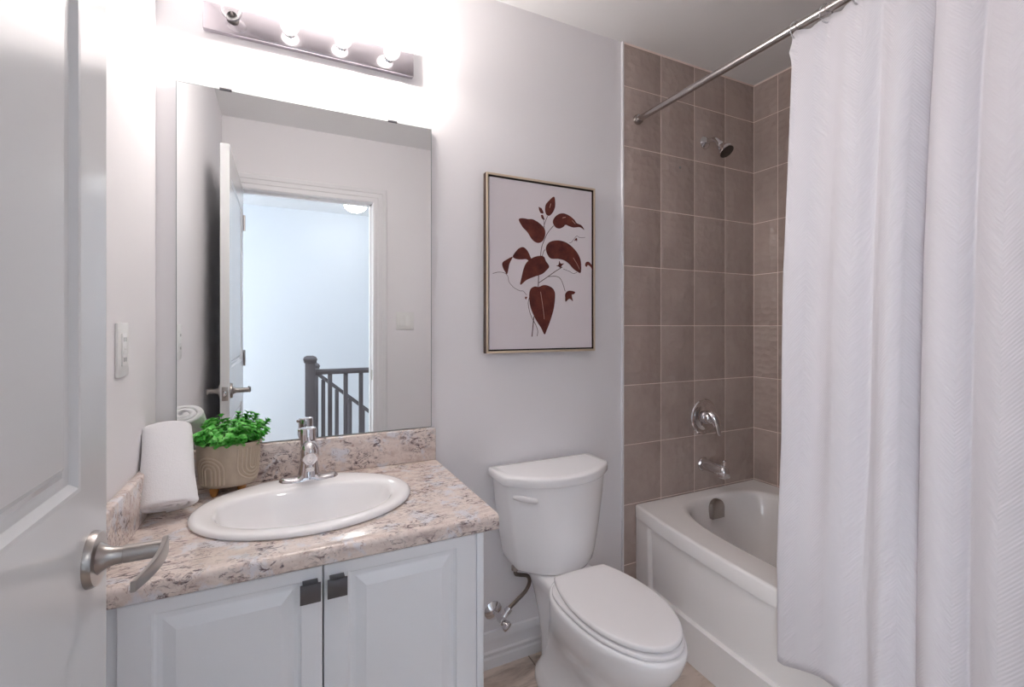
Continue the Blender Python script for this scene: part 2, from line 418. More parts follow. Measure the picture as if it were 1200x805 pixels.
# baseboards: profiled
bp = [(0, 0), (-0.016, 0), (-0.016, 0.012), (-0.0155, 0.034), (-0.012, 0.040), (-0.012, 0.046), (-0.0145, 0.050), (-0.0145, 0.056), (-0.0105, 0.062), (-0.0095, 0.088), (-0.012, 0.098), (-0.012, 0.108), (-0.006, 0.124), (0, 0.128)]
mb = MB(); mb.prism(bp, 0.752, 1.600, 'yz'); struct(mb.build('baseboard_back', M_trim, sharp=25))
mb = MB(); mb.prism([(FY-a, z) for a, z in bp], 0.925, 1.60, 'yz'); struct(mb.build('baseboard_front', M_trim, sharp=25))

# door casing and jamb
def casing(prof, name):
    mb = MB()                               # prof: (offset out from opening, thickness)
    def path(off): return [(DX0-min(off, 0.062), 0), (DX0-min(off, 0.062), DZ+off), (DX1+off, DZ+off), (DX1+off, 0)]
    rings = []
    for k in range(4):
        rings.append([(path(o)[k][0], FY+t, path(o)[k][1]) for o, t in prof])
    mb.loft(rings)
    return struct(mb.build(name, M_trim, sharp=20))
casing([(0.004, 0), (0.004, 0.009), (0.014, 0.012), (0.030, 0.012), (0.034, 0.016), (0.058, 0.016), (0.062, 0.020), (0.084, 0.020), (0.088, 0.014), (0.088, 0)], 'trim_3')
mb = MB()
for q in [(DX0-0.018, -1.68, 0, DX0, FY, DZ), (DX1, -1.68, 0, DX1+0.018, FY, DZ), (DX0-0.018, -1.68, DZ, DX1+0.018, FY, DZ+0.018),
          (DX1-0.011, -1.64, 0, DX1, -1.602, DZ), (DX0, -1.64, DZ-0.011, DX1, -1.602, DZ)]: mb.box(*q, 0.001)
jamb = struct(mb.build('trim_4', M_trim, sharp=30))
mb = MB(); mb.box(DX1-0.0022, -1.598, 0.90, DX1, -1.566, 0.965, 0.0008); mb.build('strike_plate', M_nickel, jamb)

# the open door: parallel to the left wall
mb = MB()
dx0, dx1, dy0, dy1, dz0, dz1 = 0.070, 0.105, -1.553, -0.793, 0.012, 2.035
prof = [(0, 0), (0.004, -0.001), (0.012, -0.007), (0.018, -0.008), (0.022, -0.0095), (0.028, -0.0085), (0.036, -0.003), (0.038, -0.003)]
pans = [(dy0+0.086, dy1-0.086, 0.215, 0.835), (dy0+0.086, dy1-0.086, 1.055, 1.915)]
panel_sheet(mb, lambda u, v, d: (dx1+d, u, v), (dy0, dy1), (dz0, dz1), pans, prof)
panel_sheet(mb, lambda u, v, d: (dx0-d, u, v), (dy0, dy1), (dz0, dz1), pans, prof)
for q in ([(dx0, dy1, dz0), (dx1, dy1, dz0), (dx1, dy1, dz1), (dx0, dy1, dz1)], [(dx0, dy0, dz0), (dx0, dy0, dz1), (dx1, dy0, dz1), (dx1, dy0, dz0)],
          [(dx0, dy0, dz1), (dx0, dy1, dz1), (dx1, dy1, dz1), (dx1, dy0, dz1)], [(dx0, dy0, dz0), (dx1, dy0, dz0), (dx1, dy1, dz0), (dx0, dy1, dz0)]): mb.face(q)
bmesh.ops.remove_doubles(mb.bm, verts=mb.bm.verts, dist=1e-5)
door = struct(mb.build('door_1', M_door, sharp=20))
def lever(side):
    x = dx1 if side > 0 else dx0; yc, zc = -0.848, 0.962
    X = lambda d: x+side*d
    mb = MB(); mb.lathe([(0.033, 0), (0.033, 0.004), (0.031, 0.008), (0.012, 0.0085)], (x, yc, zc), (side, 0, 0), 40)
    ro = mb.build('handle_rosette', M_nickel, door)
    L = 0.072 if side > 0 else 0.052
    mb = MB(); mb.lathe([(0.019, 0.008), (0.0165, 0.011), (0.0125, 0.017), (0.0105, 0.024), (0.0100, 0.032), (0.0106, 0.0325), (0.0106, L)], (x, yc, zc), (side, 0, 0), 28)
    mb.build('handle_neck', M_nickel, door)
    mb = MB(); rings = []                   # curved lever blade pointing to the hinges
    for k in range(15):
        t = k/14; y = yc+0.011-0.108*t
        bow = L+0.0035*sin(pi*t)-0.009*t*t
        hw = (0.0125 if t > 0.02 else 0.011)-0.0065*t**0.8; th = 0.0034-0.0008*t
        dxdy = 0
        c = []
        for sx_, sz_ in ((-1, -.85), (-.7, -1), (.7, -1), (1, -.85), (1, .85), (.7, 1), (-.7, 1), (-1, .85)):
            c.append((X(bow)+th*sx_, y, zc+hw*sz_))
        rings.append(c)
    mb.loft(rings); mb.build('handle_lever', M_nickel, door)
lever(1); lever(-1)
mb = MB(); mb.box(0.076, dy1-0.001, 0.925, 0.100, dy1+0.0012, 0.985, 0.0006)
lp = mb.build('latch_plate', M_nickel, door)
mb = MB(); mb.box(0.082, dy1, 0.945, 0.094, dy1+0.009, 0.967, 0.002); mb.build('latch_bolt', M_chrome, lp)
for z in (0.25, 1.02, 1.80):
    mb = MB(); mb.lathe([(0.006, 0), (0.006, 0.09)], (0.110, dy0-0.004, z), segs=14); mb.build('hinge', M_nickel, door)
# ------------------------------------------------------------------ hallway seen in the mirror
wall('wall_hall', [(-2.0, -3.82, -2.0, 3.4, -3.72, H), (3.3, -3.72, -2.0, 3.4, -1.68, H), (-2.0, -1.68, -0.1, -0.1, -1.58, H), (W+0.1, -1.68, -2.0, 3.4, -1.58, H)], M_hall)
wall('ceiling_hall', [(-2.0, -3.72, H, 3.4, -1.68, H+0.1)], M_hallceil)
mb = MB(); mb.box(-2.0, -2.46, -0.2, 3.3, -1.69, 0.0); mb.box(-2.0, -3.72, -0.2, 0.62, -2.46, 0.0)
struct(mb.build('floor_hall', M_hfloor, smooth=False))
mb = MB()
for k in range(9): mb.box(0.62+0.26*k, -3.72, -2.0, 0.90+0.26*k, -2.47, -0.19*(k+1))
struct(mb.build('stairs', M_hfloor, smooth=False))

def newel(mb_name, x, y, zb, zt, parent):
    h = 0.036; mb = MB(); mb.box(x-h, y-h, zb, x+h, y+h, zt, 0.003)
    n_ = mb.build(mb_name, M_rail, parent)
    mb = MB(); mb.box(x-h-0.010, y-h-0.010, zt, x+h+0.010, y+h+0.010, zt+0.018, 0.006)
    mb.loft([[(x+s*(a), y+t*(a), z) for s, t in ((-1, -1), (1, -1), (1, 1), (-1, 1))] for a, z in ((h+0.012, zt+0.018), (h+0.014, zt+0.030), (h+0.006, zt+0.045), (h-0.014, zt+0.055))])
    mb.build('newel_cap', M_rail, n_)
t = thing('landing_railing', 'grey level railing with capped post on the hall landing, seen in the mirror', 'railing', (0.5, -2.40, 0), None)
newel('newel_post', 0.500, -2.40, 0.0, 0.965, t)
rp = [(-0.026, 0.0), (0.026, 0.0), (0.031, 0.012), (0.031, 0.026), (0.020, 0.040), (-0.020, 0.040), (-0.031, 0.026), (-0.031, 0.012)]
mb = MB(); mb.prism([(-2.40+a, 0.872+z) for a, z in rp], 0.53, 2.3, 'yz'); mb.build('handrail', M_rail, t)
for k in range(14):
    x = 0.645+0.1175*k; mb = MB(); mb.box(x-0.016, -2.416, 0.0, x+0.016, -2.384, 0.876, 0.002); mb.build('baluster', M_rail, t)
t = thing('stair_railing', 'grey sloping railing running down the stairs beyond the landing railing', 'railing', (0.565, -3.10, 0))
newel('newel_post', 0.565, -3.10, 0.0, 0.86, t)
mb = MB(); sl = -0.80
mb.loft([[(x, -3.10+a, 0.79+(x-0.60)*sl*1.04+z) for a, z in rp] for x in (0.597, 2.3)]); mb.build('handrail', M_rail, t)
for k in range(14):
    x = 0.645+0.1175*k; zt = 0.795+(x-0.60)*sl*1.04
    mb = MB(); mb.box(x-0.017, -3.116, zt-0.85, x+0.017, -3.084, zt, 0.002); mb.build('baluster', M_rail, t)
t = thing('ceiling_lamp', 'lit round white globe lamp on the hall ceiling, seen in the mirror', 'lamp', (0.925, -3.06, H))
mb = MB(); mb.lathe([(0.115, 0), (0.115, -0.018), (0.100, -0.026)], (0.925, -3.06, H), segs=36); mb.build('lamp_base', M_trim, t)
mb = MB(); mb.lathe([(0.098, -0.024), (0.106, -0.045), (0.100, -0.075), (0.078, -0.103), (0.042, -0.120), (0.0, -0.125)], (0.925, -3.06, H), segs=36); mb.build('lamp_globe', M_hallglobe, t)

# ------------------------------------------------------------------ mirror
t = thing('wall_mirror', 'large frameless rectangular mirror above the vanity backsplash', 'mirror', (0.41, -0.003, 0.895))
mb = MB(); mb.box(0.047, -0.0095, 0.900, 0.773, -0.0032, 1.925, 0.0008, 1); mb.build('mirror_edge', M_mirror_edge, t)
mb = MB(); mb.face([(0.049, -0.0098, 0.902), (0.771, -0.0098, 0.902), (0.771, -0.0098, 1.923), (0.049, -0.0098, 1.923)]); mb.build('mirror_glass', M_mirror, t, smooth=False)
for x in (0.165, 0.64):
    mb = MB(); mb.box(x-0.015, -0.0125, 1.9215, x+0.015, -0.001, 1.9285, 0.001); mb.build('mirror_clip', M_pull, t)

# ------------------------------------------------------------------ vanity light
t = thing('vanity_light', 'chrome four-globe light bar above the mirror, leftmost globe unlit', 'light fixture', (0.41, 0, 2.125))
mb = MB(); mb.box(0.110, -0.022, 2.084, 0.708, 0.0, 2.161, 0.0035, 3); mb.build('light_bar', M_bar, t)
for i, (x, z) in enumerate(((0.183, 2.128), (0.331, 2.128), (0.479, 2.128), (0.627, 2.128))):
    lit = i > 0
    mb = MB(); mb.lathe([(0.016, 0.020), (0.016, 0.026), (0.0125, 0.028), (0.0125, 0.036), (0.010, 0.037)], (x, 0, z), (0, -1, 0), 24)
    so = mb.build('lamp_socket', M_chrome if lit else M_dark, t)
    R, cyb = 0.0265, 0.060
    prof = [(0.0105, 0.0345)]+[(R*sin(a), cyb-R*cos(a)) for a in [0.42+(pi-0.42)*k/14 for k in range(15)]]
    if lit:
        mb = MB(); mb.lathe(prof, (x, 0, z), (0, -1, 0), 28, cap0=False); g = mb.build('globe_bulb', M_litglass, t)
        g['label'] = 'lit globe bulb'
        mb = MB(); mb.sphere((x, -0.0585, z), 0.0095, seg=20); mb.build('filament', M_lit, g)
    else:
        mb = MB(); mb.lathe(prof, (x, 0, z), (0, -1, 0), 28, cap0=False)
        g = mb.build('globe_bulb', M_bulbglass, t); g['label'] = 'unlit clear globe bulb'
        mb = MB(); mb.lathe([(0.004, 0.037), (0.003, 0.048), (0.0015, 0.055)], (x, 0, z), (0, -1, 0), 10)
        mb.tube([(x-0.007, -0.056, z), (x-0.006, -0.060, z+0.001), (x, -0.0615, z), (x+0.006, -0.060, z+0.001), (x+0.007, -0.056, z)], 0.0005, 6)
        mb.build('filament', M_nickel, g)

# ------------------------------------------------------------------ framed print
t = thing('framed_print', 'framed dark red leaf print on the wall above the toilet', 'picture', (1.2045, 0, 1.147))
px0, px1, pz0, pz1 = 0.967, 1.442, 1.148, 1.800
mb = MB()
def ring4(ins, y): return [(px0+ins, y, pz0+ins), (px1-ins, y, pz0+ins), (px1-ins, y, pz1-ins), (px0+ins, y, pz1-ins)]
mb.loft([ring4(0.003, -0.004), ring4(0, -0.007), ring4(0, -0.033), ring4(0.001, -0.034), ring4(0.0072, -0.034), ring4(0.0082, -0.033), ring4(0.0082, -0.006), ring4(0.0082, -0.004)], False, False)
for f in mb.bm.faces:
    cpt = f.calc_center_median()
    f.material_index = 1 if cpt.y < -0.0325 else 0
mb.build('frame', [M_brown, M_gold], t, sharp=25)
mb = MB(); mb.box(px0+0.004, -0.006, pz0+0.004, px1-0.004, -0.003, pz1-0.004); mb.build('backing_board', M_dark, t)
mb = MB(); mb.box(px0+0.0135, -0.029, pz0+0.0135, px1-0.0135, -0.006, pz1-0.0135, 0.0012)
ccx, ccz = 1.2045, 1.47
def pl(p, y): return (ccx+p[0], y, ccz+p[1])
def smoothed(pts, n=4):
    P = [Vector((a, c, 0)) for a, c in pts]; N = len(P); out = []
    for i in range(N):
        a, b_, c_, d = P[i-1], P[i], P[(i+1) % N], P[(i+2) % N]
        for k in range(n):
            u = k/n; q = 0.5*((2*b_)+(c_-a)*u+(2*a-5*b_+4*c_-d)*u*u+(3*b_-a-3*c_+d)*u**3)
            out.append((q.x, q.y))
    return out
def stroke(pts, wd, y):
    P, _ = catmull([Vector((a, 0, c)) for a, c in pts], [1]*len(pts), 6)
    for i in range(len(P)-1):
        d = (P[i+1]-P[i]); nn = Vector((-d.z, 0, d.x)).normalized()*wd/2; e = d.normalized()*wd*0.2
        mb.face([pl(((q).x, (q).z), y) for q in (P[i]+nn-e, P[i+1]+nn+e, P[i+1]-nn+e, P[i]-nn-e)])
mb.mi = 1
for i, L in enumerate(LEAVES):
    pts = smoothed(L) if len(L) > 6 else L
    mb.face([pl(p, -0.0293-0.00002*i) for p in pts])
mb.mi = 2
for pts, wd in STEMS: stroke(pts, 0.0016*wd+0.0007, -0.0292)
mb.mi = 3
for pts, wd in HIS: stroke(pts, 0.0010*wd, -0.0299)
mb.build('print_canvas', [M_canvas, M_maroon, M_stemink, M_vein], t, smooth=False)

# ------------------------------------------------------------------ vanity cabinet
t = thing('vanity_cabinet', 'white two-door vanity cabinet under the granite-look countertop', 'cabinet', (0.39, -0.27, 0))
mb = MB()
for q in [(0.002, -0.508, 0.10, 0.020, -0.002, 0.748), (0.728, -0.508, 0.10, 0.732, -0.002, 0.748), (0.002, -0.508, 0.10, 0.732, -0.002, 0.116), (0.002, -0.012, 0.10, 0.732, -0.002, 0.60),
          (0.020, -0.508, 0.700, 0.728, -0.490, 0.748)]: mb.box(*q, 0.0006, 1)
mb.build('carcass', M_cabside, t)
mb = MB(); mb.box(0.733, -0.531, 0.0, 0.750, -0.002, 0.749, 0.001); mb.build('side_panel', M_cab, t)
mb = MB(); mb.box(0.002, -0.512, 0.10, 0.046, -0.5085, 0.748, 0.001); mb.build('filler_strip', M_cabside, t)
mb = MB(); mb.box(0.002, -0.455, 0.0, 0.732, -0.440, 0.10, 0.001); mb.build('toe_kick', M_cabside, t)
cprof = [(0, 0), (0.002, -0.005), (0.006, -0.0085), (0.011, -0.0092), (0.014, -0.0085), (0.017, -0.0065), (0.036, 0.0005), (0.037, 0.0012), (0.040, 0.0012)]
def cab_door(x0, x1, pu):
    z0, z1 = 0.104, 0.7465; yf = -0.531; mb = MB()
    r = 0.003
    pan = [(x0+pu[0], x1-pu[1], z0+0.048, 0.722)]
    panel_sheet(mb, lambda u, v, d: (u, yf-d, v), (x0+r, x1-r), (z0+r, z1-r), pan, cprof)
    o4 = lambda i, y: [(x0+i, y, z0+i), (x1-i, y, z0+i), (x1-i, y, z1-i), (x0+i, y, z1-i)]
    mb.loft([o4(r, yf), o4(r*0.3, yf+r*0.3), o4(0, yf+r), o4(0, -0.5125)], False, True)
    bmesh.ops.remove_doubles(mb.bm, verts=mb.bm.verts, dist=1e-5)
    return mb.build('door', M_cab, t, sharp=25)
dl = cab_door(0.049, 0.3875, (0.050, 0.040)); dr = cab_door(0.3905, 0.7315, (0.048, 0.050))
def pull(x0, d):
    yf = -0.531; mb = MB()
    mb.box(x0, yf-0.021, 0.684, x0+0.039, yf-0.018, 0.7235, 0.0007)
    mb.box(x0+0.005, yf-0.021, 0.7205, x0+0.034, yf-0.0002, 0.7235, 0.0006)
    mb.box(x0+0.007, yf-0.019, 0.700, x0+0.032, yf-0.0002, 0.704, 0.0006)
    p = mb.build('pull_handle', M_pull, d); return p
pull(0.344, dl); pull(0.3955, dr)

# ------------------------------------------------------------------ countertop
CT = 0.788
t = thing('countertop', 'pink-beige granite-look countertop with backsplash on the white vanity', 'countertop', (0.39, -0.27, CT))
prof = [(-0.001, 0.750), (-0.001, CT), (-0.515, CT)]
for k in range(1, 9):
    a = (pi/2)*k/8; prof.append((-0.532-0.013*sin(a), CT-0.013+0.013*cos(a)))
for k in range(1, 6):
    a = (pi/2)*k/5; prof.append((-0.535-0.010*cos(a), CT-0.030-0.008*sin(a)))
prof.append((-0.500, CT-0.038))
mb = MB(); mb.prism(prof, 0.001, 0.785, 'yz')
slab = mb.build('slab', M_gran, t, sharp=30)
SX, SY = 0.373, -0.262                      # sink centre
mb = MB(); mb.lathe([(1, -0.1), (1, 0.1)], (0, 0, 0), segs=72)
bmesh.ops.transform(mb.bm, matrix=Matrix.Translation((SX, SY, CT)) @ Matrix.Diagonal((0.243, 0.192, 1, 1)), verts=mb.bm.verts)
cut = mb.build('cutter', M_gran)
bo = slab.modifiers.new('hole', 'BOOLEAN'); bo.object = cut; bo.operation = 'DIFFERENCE'; bo.solver = 'EXACT'
cut.location = -ORG[t.name] + ORG[t.name]
bpy.context.view_layer.update()
dg = bpy.context.evaluated_depsgraph_get()
newme = bpy.data.meshes.new_from_object(slab.evaluated_get(dg))
slab.modifiers.clear(); old = slab.data; slab.data = newme; bpy.data.meshes.remove(old)
bpy.data.objects.remove(cut); slab.data.shade_smooth(); slab.data.set_sharp_from_angle(angle=radians(30))
mb = MB(); mb.box(0.001, -0.022, CT, 0.785, -0.0005, 0.8985, 0.004, 3); mb.build('backsplash', M_gran, t)
mb = MB(); mb.box(0.001, -0.530, CT, 0.021, -0.0225, 0.8985, 0.004, 3); mb.build('side_splash', M_gran, t)

# ------------------------------------------------------------------ sink
t = thing('sink', 'white oval drop-in basin set in the granite-look countertop', 'sink', (SX, SY, CT))
N = 80
def ell(a, b_, z, cy_=0.0): return [(SX+a*cos(2*pi*i/N), SY+cy_+b_*sin(2*pi*i/N), z) for i in range(N)]
def dee(a, bf, bb, z, cy_, e=0.62):
    out = []
    for i in range(N):
        an = 2*pi*i/N; cx_, sy_ = cos(an), sin(an)
        X = a*math.copysign(abs(cx_)**0.9, cx_); Y = bb*abs(sy_)**e if sy_ > 0 else -bf*abs(sy_)**0.95
        out.append((SX+X, SY+cy_+Y, z))
    return out
rings = [ell(0.240, 0.189, CT-0.03), ell(0.240, 0.189, CT-0.001), ell(0.256, 0.206, CT+0.0006), ell(0.2595, 0.2095, CT+0.004), ell(0.2590, 0.209, CT+0.009), ell(0.254, 0.204, CT+0.0135), ell(0.246, 0.196, CT+0.015)]
IN = -0.012
rings += [dee(0.213, 0.158, 0.126, CT+0.0135, IN), dee(0.207, 0.151, 0.119, CT+0.010, IN), dee(0.203, 0.146, 0.114, CT+0.002, IN), dee(0.192, 0.138, 0.106, CT-0.030, IN, .7), dee(0.170, 0.122, 0.094, CT-0.075, IN, .8), dee(0.135, 0.10, 0.080, CT-0.108, IN, .9), dee(0.085, 0.065, 0.055, CT-0.125, IN, 1), dee(0.024, 0.024, 0.024, CT-0.130, IN, 1)]
mb = MB(); mb.loft(rings, False, True); mb.build('basin', M_porc, t, sharp=60)
mb = MB(); mb.lathe([(0.022, 0.0005), (0.022, 0.003), (0.017, 0.0025), (0.016, 0.006), (0.001, 0.008)], (SX, SY+IN, CT-0.130), segs=28); mb.build('drain', M_chrome, t)

# ------------------------------------------------------------------ faucet
fx, fy, fz = 0.381, -0.096, CT+0.0148
t = thing('faucet', 'chrome single-lever faucet on the back rim of the oval sink', 'faucet', (fx, fy, fz))
mb = MB(); rings = []                       # winged base
for k in range(25):
    s_ = -1+2*k/24; x = fx+0.079*s_
    hh = 0.012+0.026*math.exp(-(s_/0.30)**4) if abs(s_) < 0.999 else 0.004
    ww = (0.028-0.002*abs(s_))*sqrt(max(1-abs(s_)**4, 0.02))
    rings.append([(x, fy+ww*cos(a), fz+max(hh*sin(a), 0)*(1 if abs(s_) < .97 else .6)) for a in [pi*j/12 for j in range(13)]]+[(x, fy-ww, fz), (x, fy+ww, fz)])
mb.loft(rings); mb.build('base_plate', M_chrome, t, sharp=50)
mb = MB(); mb.lathe([(0.030, 0.010), (0.027, 0.030), (0.0235, 0.050), (0.022, 0.075), (0.022, 0.098), (0.020, 0.099)], (fx, fy, fz), segs=32); mb.build('body', M_chrome, t)
mb = MB(); mb.lathe([(0.0205, 0.1105), (0.022, 0.112), (0.022, 0.152), (0.021, 0.156), (0.0175, 0.158), (0.0, 0.1585)], (fx+0.001, fy+0.002, fz-0.010), (-0.02, 0.0, 1), segs=32)
mb.tube([(fx-0.014, fy+0.008, fz+0.138), (fx-0.022, fy+0.013, fz+0.1405), (fx-0.027, fy+0.017, fz+0.140)], [0.006, 0.005, 0.0045], 12)
mb.build('lever_handle', M_chrome, t)
mb = MB(); P_, R_ = catmull([(fx, fy+0.005, fz+0.075), (fx, fy-0.020, fz+0.080), (fx, fy-0.050, fz+0.087), (fx, fy-0.072, fz+0.090), (fx, fy-0.086, fz+0.090), (fx, fy-0.092, fz+0.089)], [0.030, 0.033, 0.036, 0.033, 0.020, 0.004], 4)
mb.tube(P_, R_, 28, flat=0.70); mb.build('spout', M_chrome, t, sharp=60)
mb = MB(); mb.lathe([(0.0115, 0), (0.0125, 0.004), (0.0125, 0.022), (0.010, 0.026)], (fx, fy-0.062, fz+0.040), segs=20); mb.build('aerator', M_chrome, t)

# ------------------------------------------------------------------ rolled towel leaning in the corner
axis = Vector((-0.024, 0.118, 0.172)).normalized()
b0 = Vector((0.066, -0.232, CT+0.031))
side = Vector((1, 0.20, 0)); side = (side-axis*side.dot(axis)).normalized(); nrm = axis.cross(side)
Lt = 0.205; mb = MB(); rings = []
turns = 2.35; K = 110
def sp(k, off):
    a = 2*pi*turns*k/K; r = (0.0075+0.0172*(k/K)*turns/1.0)+off
    return a, r
def tow(k, off, h):
    a, r = sp(k, off); r = max(r, 0.002)
    wob = 1+0.02*sin(3*a+8*h)
    fl = 1.06-0.13*h-0.03*sin(pi*h)
    p = b0+axis*(h*Lt)+side*(r*1.16*cos(a-0.63)*wob*fl)+nrm*(r*0.80*sin(a-0.63)*wob)
    return p
hs = [0, 0.012, 0.03, 0.06, 0.08, 0.2, 0.35, 0.5, 0.65, 0.8, 0.92, 0.97, 0.99, 1.0]
TH = 0.0085
for h in hs:
    e = {0: .55, 0.012: .85, 0.99: .85, 1.0: .55}.get(h, 1.0)
    if h == 0.08 or h == 0.06: e = 0.92
    rings.append([tow(k, TH*e, h) for k in range(K+1)]+[tow(k, -TH*e, h) for k in range(K, -1, -1)])
mb.loft(rings, True, True)
tw = mb.build('rolled_towel', M_towel, sharp=60)
tag(tw, 'rolled white towel leaning in the corner left of the potted plant', 'towel')

# ------------------------------------------------------------------ potted plant
pcx, pcy, pz = 0.179, -0.0755, CT+0.024; OV = 0.67
t = thing('potted_plant', 'leafy bright green plant in a taupe footed pot behind the sink', 'plant', (pcx, pcy, CT))
mb = MB()
rp_ = lambda h: 0.073+0.006*min(h/0.09, 1)
mb.lathe([(0.0, 0), (0.063, 0.0), (0.068, 0.004), (0.0705, 0.015), (0.0735, 0.060), (0.0755, 0.112), (0.075, 0.115), (0.0715, 0.1155), (0.070, 0.112), (0.068, 0.100), (0.0, 0.100)], (pcx, pcy, pz), segs=64, cap0=False, cap1=False, M=Matrix.Translation((0, pcy*(1-OV), 0)) @ Matrix.Diagonal((1, OV, 1, 1)))
def onpot(a, h): 
    r = 0.0708+0.005*(h-0.015)/0.097; return (pcx+r*cos(a), pcy+OV*r*sin(a), pz+h)
mb.mi = 1
for ca, up in ((-2.23, 1), (-0.62, -1), (0.9, 1), (2.5, -1)):
    for r_ in (0.0085, 0.0180, 0.0270, 0.0360):
        zc_ = 0.048 if up > 0 else 0.060; ls_ = 0.0735*sqrt(sin(ca)**2+(OV*cos(ca))**2)
        pts = []
        for q in range(4): pts.append((-r_, 0.010+(zc_-0.010)*q/4))
        pts += [(-r_*cos(pi*q/12), zc_+r_*sin(pi*q/12)) for q in range(13)]
        for q in range(3, -1, -1): pts.append((r_, 0.010+(zc_-0.010)*q/4))
        mb.tube([onpot(ca+u/ls_, v if up > 0 else 0.112-v) for u, v in pts], 0.0024, 6)
pot = mb.build('pot', [M_pot, M_ridge], t, sharp=50)
for a in (-2.35, -0.8, 0.8, 2.35):
    mb = MB(); mb.lathe([(0.0065, 0), (0.0085, 0.004), (0.0105, 0.014), (0.0115, 0.0245)], (pcx+0.046*cos(a), pcy+0.030*sin(a), CT), segs=16); mb.build('pot_foot', M_foot, pot)
mb = MB(); mb.lathe([(0.068, 0.1005), (0.05, 0.104), (0.0, 0.107)], (pcx, pcy, pz), segs=32, M=Matrix.Translation((0, pcy*(1-OV), 0)) @ Matrix.Diagonal((1, OV, 1, 1))); mb.build('soil', M_soil, t)
fb = bmesh.new()
def leaf(bm_, base, d, upv, L_, Wd, mi):
    d = d.normalized(); s_ = d.cross(upv).normalized(); u_ = s_.cross(d)
    pr = [(0, 0.10, 0), (0.30, 0.62, 0.10), (0.62, 1.0, 0.13), (0.88, 0.72, 0.06), (1.0, 0.12, 0.0)]
    prev = None
    for tt, ww, hh in pr:
        c_ = base+d*(L_*tt)+u_*(L_*hh)
        row = [bm_.verts.new(c_-s_*Wd*ww+u_*Wd*0.30*ww), bm_.verts.new(c_), bm_.verts.new(c_+s_*Wd*ww+u_*Wd*0.30*ww)]
        if prev:
            for q in range(2):
                f_ = bm_.faces.new((prev[q], prev[q+1], row[q+1], row[q])); f_.material_index = mi
        prev = row
rnd = random.Random(11)
mbs = MB()
for k in range(50):
    a = rnd.uniform(0, 2*pi); rr = 0.060*sqrt(rnd.random())
    base = Vector((pcx+rr*cos(a), pcy+0.62*rr*sin(a), pz+0.100))
    out = Vector((cos(a), 0.6*sin(a), 0))*(rr/0.066)
    d = (Vector((0, 0, 1))+out*0.70+Vector((rnd.uniform(-.2, .2), rnd.uniform(-.2, .2), 0))).normalized()
    if base.y+d.y*0.08 > -0.03: d.y *= 0.3
    ln = rnd.uniform(0.030, 0.078)*(1.0-0.30*rr/0.066)
    tip = base+d*ln
    mbs.tube([base, base+d*ln*0.5+Vector((0, 0, 0.003)), tip], [0.0012, 0.001, 0.0007], 5)
    nl = rnd.randint(3, 5)
    for lv in range(nl):
        p = base+d*ln*(0.45+0.55*lv/(nl-1)); ph0 = rnd.uniform(0, pi)
        for q in range(4):
            an = ph0+q*pi/2+lv*0.8
            e1 = d.orthogonal().normalized(); e2 = d.cross(e1)
            ld = (e1*cos(an)+e2*sin(an))*1.0+d*(0.25+0.55*lv/(nl-1))
            Ls = rnd.uniform(0.013, 0.019)*(1.0-0.18*(lv == nl-1))
            leaf(fb, p, ld, d, Ls, Ls*rnd.uniform(0.40, 0.50), 0)
me_ = bpy.data.meshes.new('t'); fb.to_mesh(me_); fb.free(); mbl = MB(); mbl.bm.from_mesh(me_)
for v_ in mbl.bm.verts:
    if v_.co.y > -0.0125: v_.co.y = -0.0125-0.1*(v_.co.y+0.0125)
    if v_.co.y > -0.024 and v_.co.z < 0.90: v_.co.y = -0.024
mbl.build('foliage', M_leaf, t, sharp=None); mbs.build('stems', M_stem, t)
# ------------------------------------------------------------------ toilet
TX = 1.203
t = thing('toilet', 'white two-piece toilet with closed lid between the vanity and the bathtub', 'toilet', (TX, -0.35, 0))
def egg(a, yb, yf, z, N=64, back=0.75, nose=1.0):
    """closed egg: yb rear, yf front (more negative), widest 42% from the rear"""
    ym = yb+(yf-yb)*0.42; out = []
    for i in range(N):
        an = 2*pi*i/N; c_, s_ = cos(an), sin(an)
        X = a*math.copysign(abs(c_)**(back if s_ > 0 else 0.96), c_)
        Y = ym+(yb-ym)*abs(s_)**back if s_ > 0 else ym-(ym-yf)*abs(s_)**nose
        out.append((TX+X, Y, z))
    return out
mb = MB()
mb.loft([egg(0.104, -0.085, -0.545, 0.0, back=.6), egg(0.106, -0.083, -0.548, 0.008, back=.6), egg(0.104, -0.086, -0.545, 0.035, back=.6), egg(0.090, -0.10, -0.535, 0.060, back=.6),
         egg(0.080, -0.12, -0.530, 0.10, back=.6), egg(0.078, -0.13, -0.54, 0.15, back=.65), egg(0.090, -0.15, -0.575, 0.205, back=.7), egg(0.113, -0.175, -0.622, 0.255, back=.75),
         egg(0.133, -0.20, -0.664, 0.30, back=.8), egg(0.146, -0.215, -0.692, 0.345, back=.8), egg(0.150, -0.22, -0.702, 0.375, back=.8), egg(0.151, -0.22, -0.704, 0.390, back=.8), egg(0.148, -0.223, -0.701, 0.3965, back=.8), egg(0.143, -0.228, -0.696, 0.398, back=.8)])
# deck that carries the tank and blends into the bowl
def dk(z, a, yb, yf): return [(TX+a*math.copysign(abs(cos(q))**0.5, cos(q)), (yb+yf)/2+(yb-yf)/2*math.copysign(abs(sin(q))**0.5, sin(q)), z) for q in [2*pi*i/48 for i in range(48)]]
mb.loft([dk(0.02, 0.070, -0.10, -0.40), dk(0.14, 0.068, -0.09, -0.40), dk(0.22, 0.072, -0.07, -0.40), dk(0.29, 0.080, -0.05, -0.38), dk(0.345, 0.094, -0.04, -0.36), dk(0.375, 0.102, -0.035, -0.34), dk(0.388, 0.101, -0.037, -0.335), dk(0.392, 0.096, -0.040, -0.33)])
bowl = mb.build('bowl', M_porc, t, sharp=70)
